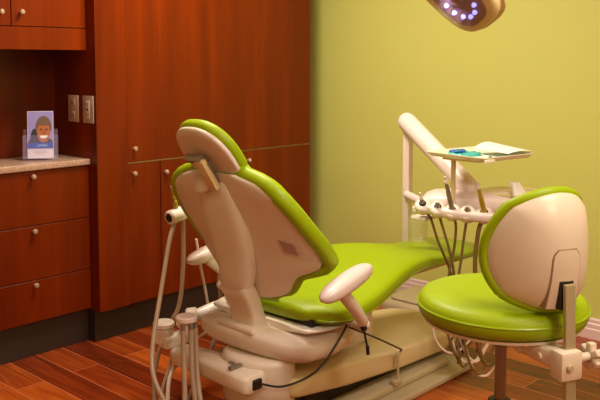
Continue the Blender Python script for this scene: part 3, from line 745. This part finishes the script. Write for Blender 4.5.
def cov(u, v, d):
    w = .042-.006*v if v < .85 else .042-.006*v-.012*((v-.85)/.15)**2
    X = -.0+(2*u-1)*w; Z = .765+.15*v
    return (X, by(X, Z)+d, Z)
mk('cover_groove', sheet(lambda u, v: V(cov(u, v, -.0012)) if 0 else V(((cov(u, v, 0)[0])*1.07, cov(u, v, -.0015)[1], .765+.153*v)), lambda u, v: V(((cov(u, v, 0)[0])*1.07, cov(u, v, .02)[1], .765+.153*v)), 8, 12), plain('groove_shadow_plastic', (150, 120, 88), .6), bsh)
mk('post_cover', sheet(lambda u, v: cov(u, v, -.0035), lambda u, v: cov(u, v, .02), 8, 12), SHELL, bsh)
mk('slot', box(-.0205, .0205, -.2615, -.245, .766, .838, .002), DARK, bsh, smooth=False, label='dark slot for the metal post')
mk('back_post', join(xf(box(-.0155, .0155, -.006, .006, -.235, .23, .003), Matrix.Translation((0, -.279, .602)) @ Matrix.Rotation(math.radians(-2.5), 4, 'X'))), plain('dull_steel_bar', (182, 168, 134), .35, metal=.35), sr, smooth=False)
cl = mk('height_clamp', box(-.042, .024, -.300, -.253, .598, .672, .009), SHELL, sr)
mk('bolt', cyl((-.020, -.3005, .635), (-.020, -.309, .635), .009, 16, .002), PLATEG, cl)
kn = mk('clamp_knob', join(cyl((.030, -.276, .645), (.062, -.276, .645), .011, 14), *[xf(join(cyl((.058, 0, 0), (.078, 0, 0), .018, 12, .002), box(.058, .078, -.009, .009, .0, .034, .003)), Matrix.Translation((0, -.276, .645)) @ Matrix.Rotation(k*PI/3, 4, 'X')) for k in range(6)]), SHELL, sr, sharp=60)
mk('tilt_link', join(loft([(V((x, y, z)), V((1, 0, 0)), V((0, 0, 1)), a, b, 5) for x, y, z, a, b in ((-.01, -.02, .638, .04, .010), (-.012, -.12, .640, .042, .016), (-.012, -.20, .640, .032, .022), (-.010, -.256, .644, .026, .028))], 20), cyl((-.058, -.15, .636), (.035, -.15, .636), .012, 14, .002), cyl((-.046, -.215, .638), (.028, -.215, .638), .010, 14, .002)), SHELL, sr)
mk('adjust_lever', join(box(.03, .05, -.21, -.06, .630, .638, .003), box(-.05, .05, -.10, -.07, .628, .641, .003)), BLACK, sr)

# ------------------------------------------------------------------ overhead dental lamp
lp = thing('dental_lamp', 'overhead dental lamp head with clustered blue-white lights hanging at the top', 'dental lamp', (2.32, 1.42, 1.56))
_z = V((.814, .007, .58)).normalized(); _x = V((.45, -.55, -.70)); _x = (_x-_z*_x.dot(_z)).normalized(); _y = _z.cross(_x)
LM = Matrix.Translation((2.062, 1.309, 1.575)) @ Matrix((_x, _y, _z)).transposed().to_4x4()
def L_(g): return xf(g, LM)
lh = mk('lamp_housing', L_(prism([(.140*math.copysign(abs(math.cos(a))**.65, math.cos(a)), .100*math.copysign(abs(math.sin(a))**.65, math.sin(a))) for a in [2*PI*k/40 for k in range(40)]], 0, .080, .018)), CREAM, lp, sharp=60)
mk('lamp_face', L_(prism([(0.116*math.copysign(abs(math.cos(a))**.65, math.cos(a)), .066*math.copysign(abs(math.sin(a))**.65, math.sin(a))) for a in [2*PI*k/40 for k in range(40)]], -.004, .0, .0)), LAMPD, lh, sharp=60)
for k in range(12):
    a = 2*PI*k/12+.2; x, y = .025+.062*math.cos(a), .044*math.sin(a)
    mk('lamp_cell', L_(lathe([(.0055, -.012), (.0075, -.0045)], (x, y, 0), (0, 0, 1), 14)), LED, lh)
mk('lamp_hub', L_(lathe([(.001, -.014), (.018, -.010), (.020, -.0042)], (.025, 0, 0), (0, 0, 1), 18)), LAMPD, lh)
mk('lamp_ridge', L_(prism([(.150*math.copysign(abs(math.cos(a))**.65, math.cos(a)), .110*math.copysign(abs(math.sin(a))**.65, math.sin(a))) for a in [2*PI*k/40 for k in range(40)]], .034, .046, .005)), CREAM, lp, sharp=60)
mk('lamp_arm', join(tube(((2.14, 1.30, 1.62), (2.25, 1.38, 1.80), (2.36, 1.50, 2.1), (2.36, 1.50, ZC-.04)), .018, 14, 5)), SHELL, lp)
mk('ceiling_mount', cyl((2.36, 1.50, ZC-.045), (2.36, 1.50, ZC-.001), .08, 24, .01), SHELL, lp)

# ------------------------------------------------------------------ ceiling lights
def ceiling_light(x, y, sx, sy, w, lab, col=(1, .88, .70)):
    t = thing('ceiling_light', lab, 'ceiling light', (x, y, ZC-.03), group='square ceiling lights')
    mk('frame', join(box(x-sx/2-.03, x+sx/2+.03, y-sy/2-.03, y-sy/2, ZC-.03, ZC-.0005), box(x-sx/2-.03, x+sx/2+.03, y+sy/2, y+sy/2+.03, ZC-.03, ZC-.0005),
                     box(x-sx/2-.03, x-sx/2, y-sy/2, y+sy/2, ZC-.03, ZC-.0005), box(x+sx/2, x+sx/2+.03, y-sy/2, y+sy/2, ZC-.03, ZC-.0005)), WHITE, t, smooth=False)
    mk('diffuser', box(x-sx/2, x+sx/2, y-sy/2, y+sy/2, ZC-.02, ZC-.002), PANEL, t, smooth=False)
    l = bpy.data.lights.new('tube_light', 'AREA'); l.shape = 'RECTANGLE'; l.size = sx; l.size_y = sy; l.energy = w; l.color = col
    o = bpy.data.objects.new('tube_light', l); C.objects.link(o); o.location = (x, y, ZC-.035)
LIGHTS = [(2.3, 2.55, .6, .6, 50, 'square ceiling light above the dental chair'), (1.9, .4, .6, .6, 30, 'square ceiling light above the stool side of the room'),
          (.6, 1.6, .6, .6, 5, 'square ceiling light near the left rear of the room'), (1.1, -1.0, .6, .6, 36, 'square ceiling light behind the viewer')]
for a in LIGHTS: ceiling_light(*a)
l = bpy.data.lights.new('lamp_beam', 'SPOT'); l.energy = 13; l.color = (.72, .68, 1); l.spot_size = 2.0; l.spot_blend = .6; l.shadow_soft_size = .05
o = bpy.data.objects.new('lamp_beam', l); C.objects.link(o); o.location = (2.06, 1.31, 1.55)
o.rotation_euler = (V((2.15, 1.9, .6))-V(o.location)).to_track_quat('-Z', 'Y').to_euler()

w = bpy.data.worlds.new('world'); bpy.context.scene.world = w; w.use_nodes = True
w.node_tree.nodes['Background'].inputs[0].default_value = (1, .9, .8, 1); w.node_tree.nodes['Background'].inputs[1].default_value = .06

# ------------------------------------------------------------------ camera
f = 806.; p = math.radians(4.5); yaw = math.radians(43)
cam = bpy.data.cameras.new('camera'); cam.sensor_width = 36; cam.lens = f/600*36
cam.shift_y = ((62+f*math.tan(p))-200)/600; cam.clip_start = .02
co = bpy.data.objects.new('camera', cam); C.objects.link(co); co.location = (0, 0, 1.376)
co.rotation_euler = (PI/2-p, 0, yaw-PI/2)
sc = bpy.context.scene; sc.camera = co
sc.view_settings.view_transform = 'Standard'; sc.view_settings.look = 'None'; sc.view_settings.gamma = 1
sc.view_settings.exposure = 0.0; sc.view_settings.use_curve_mapping = False
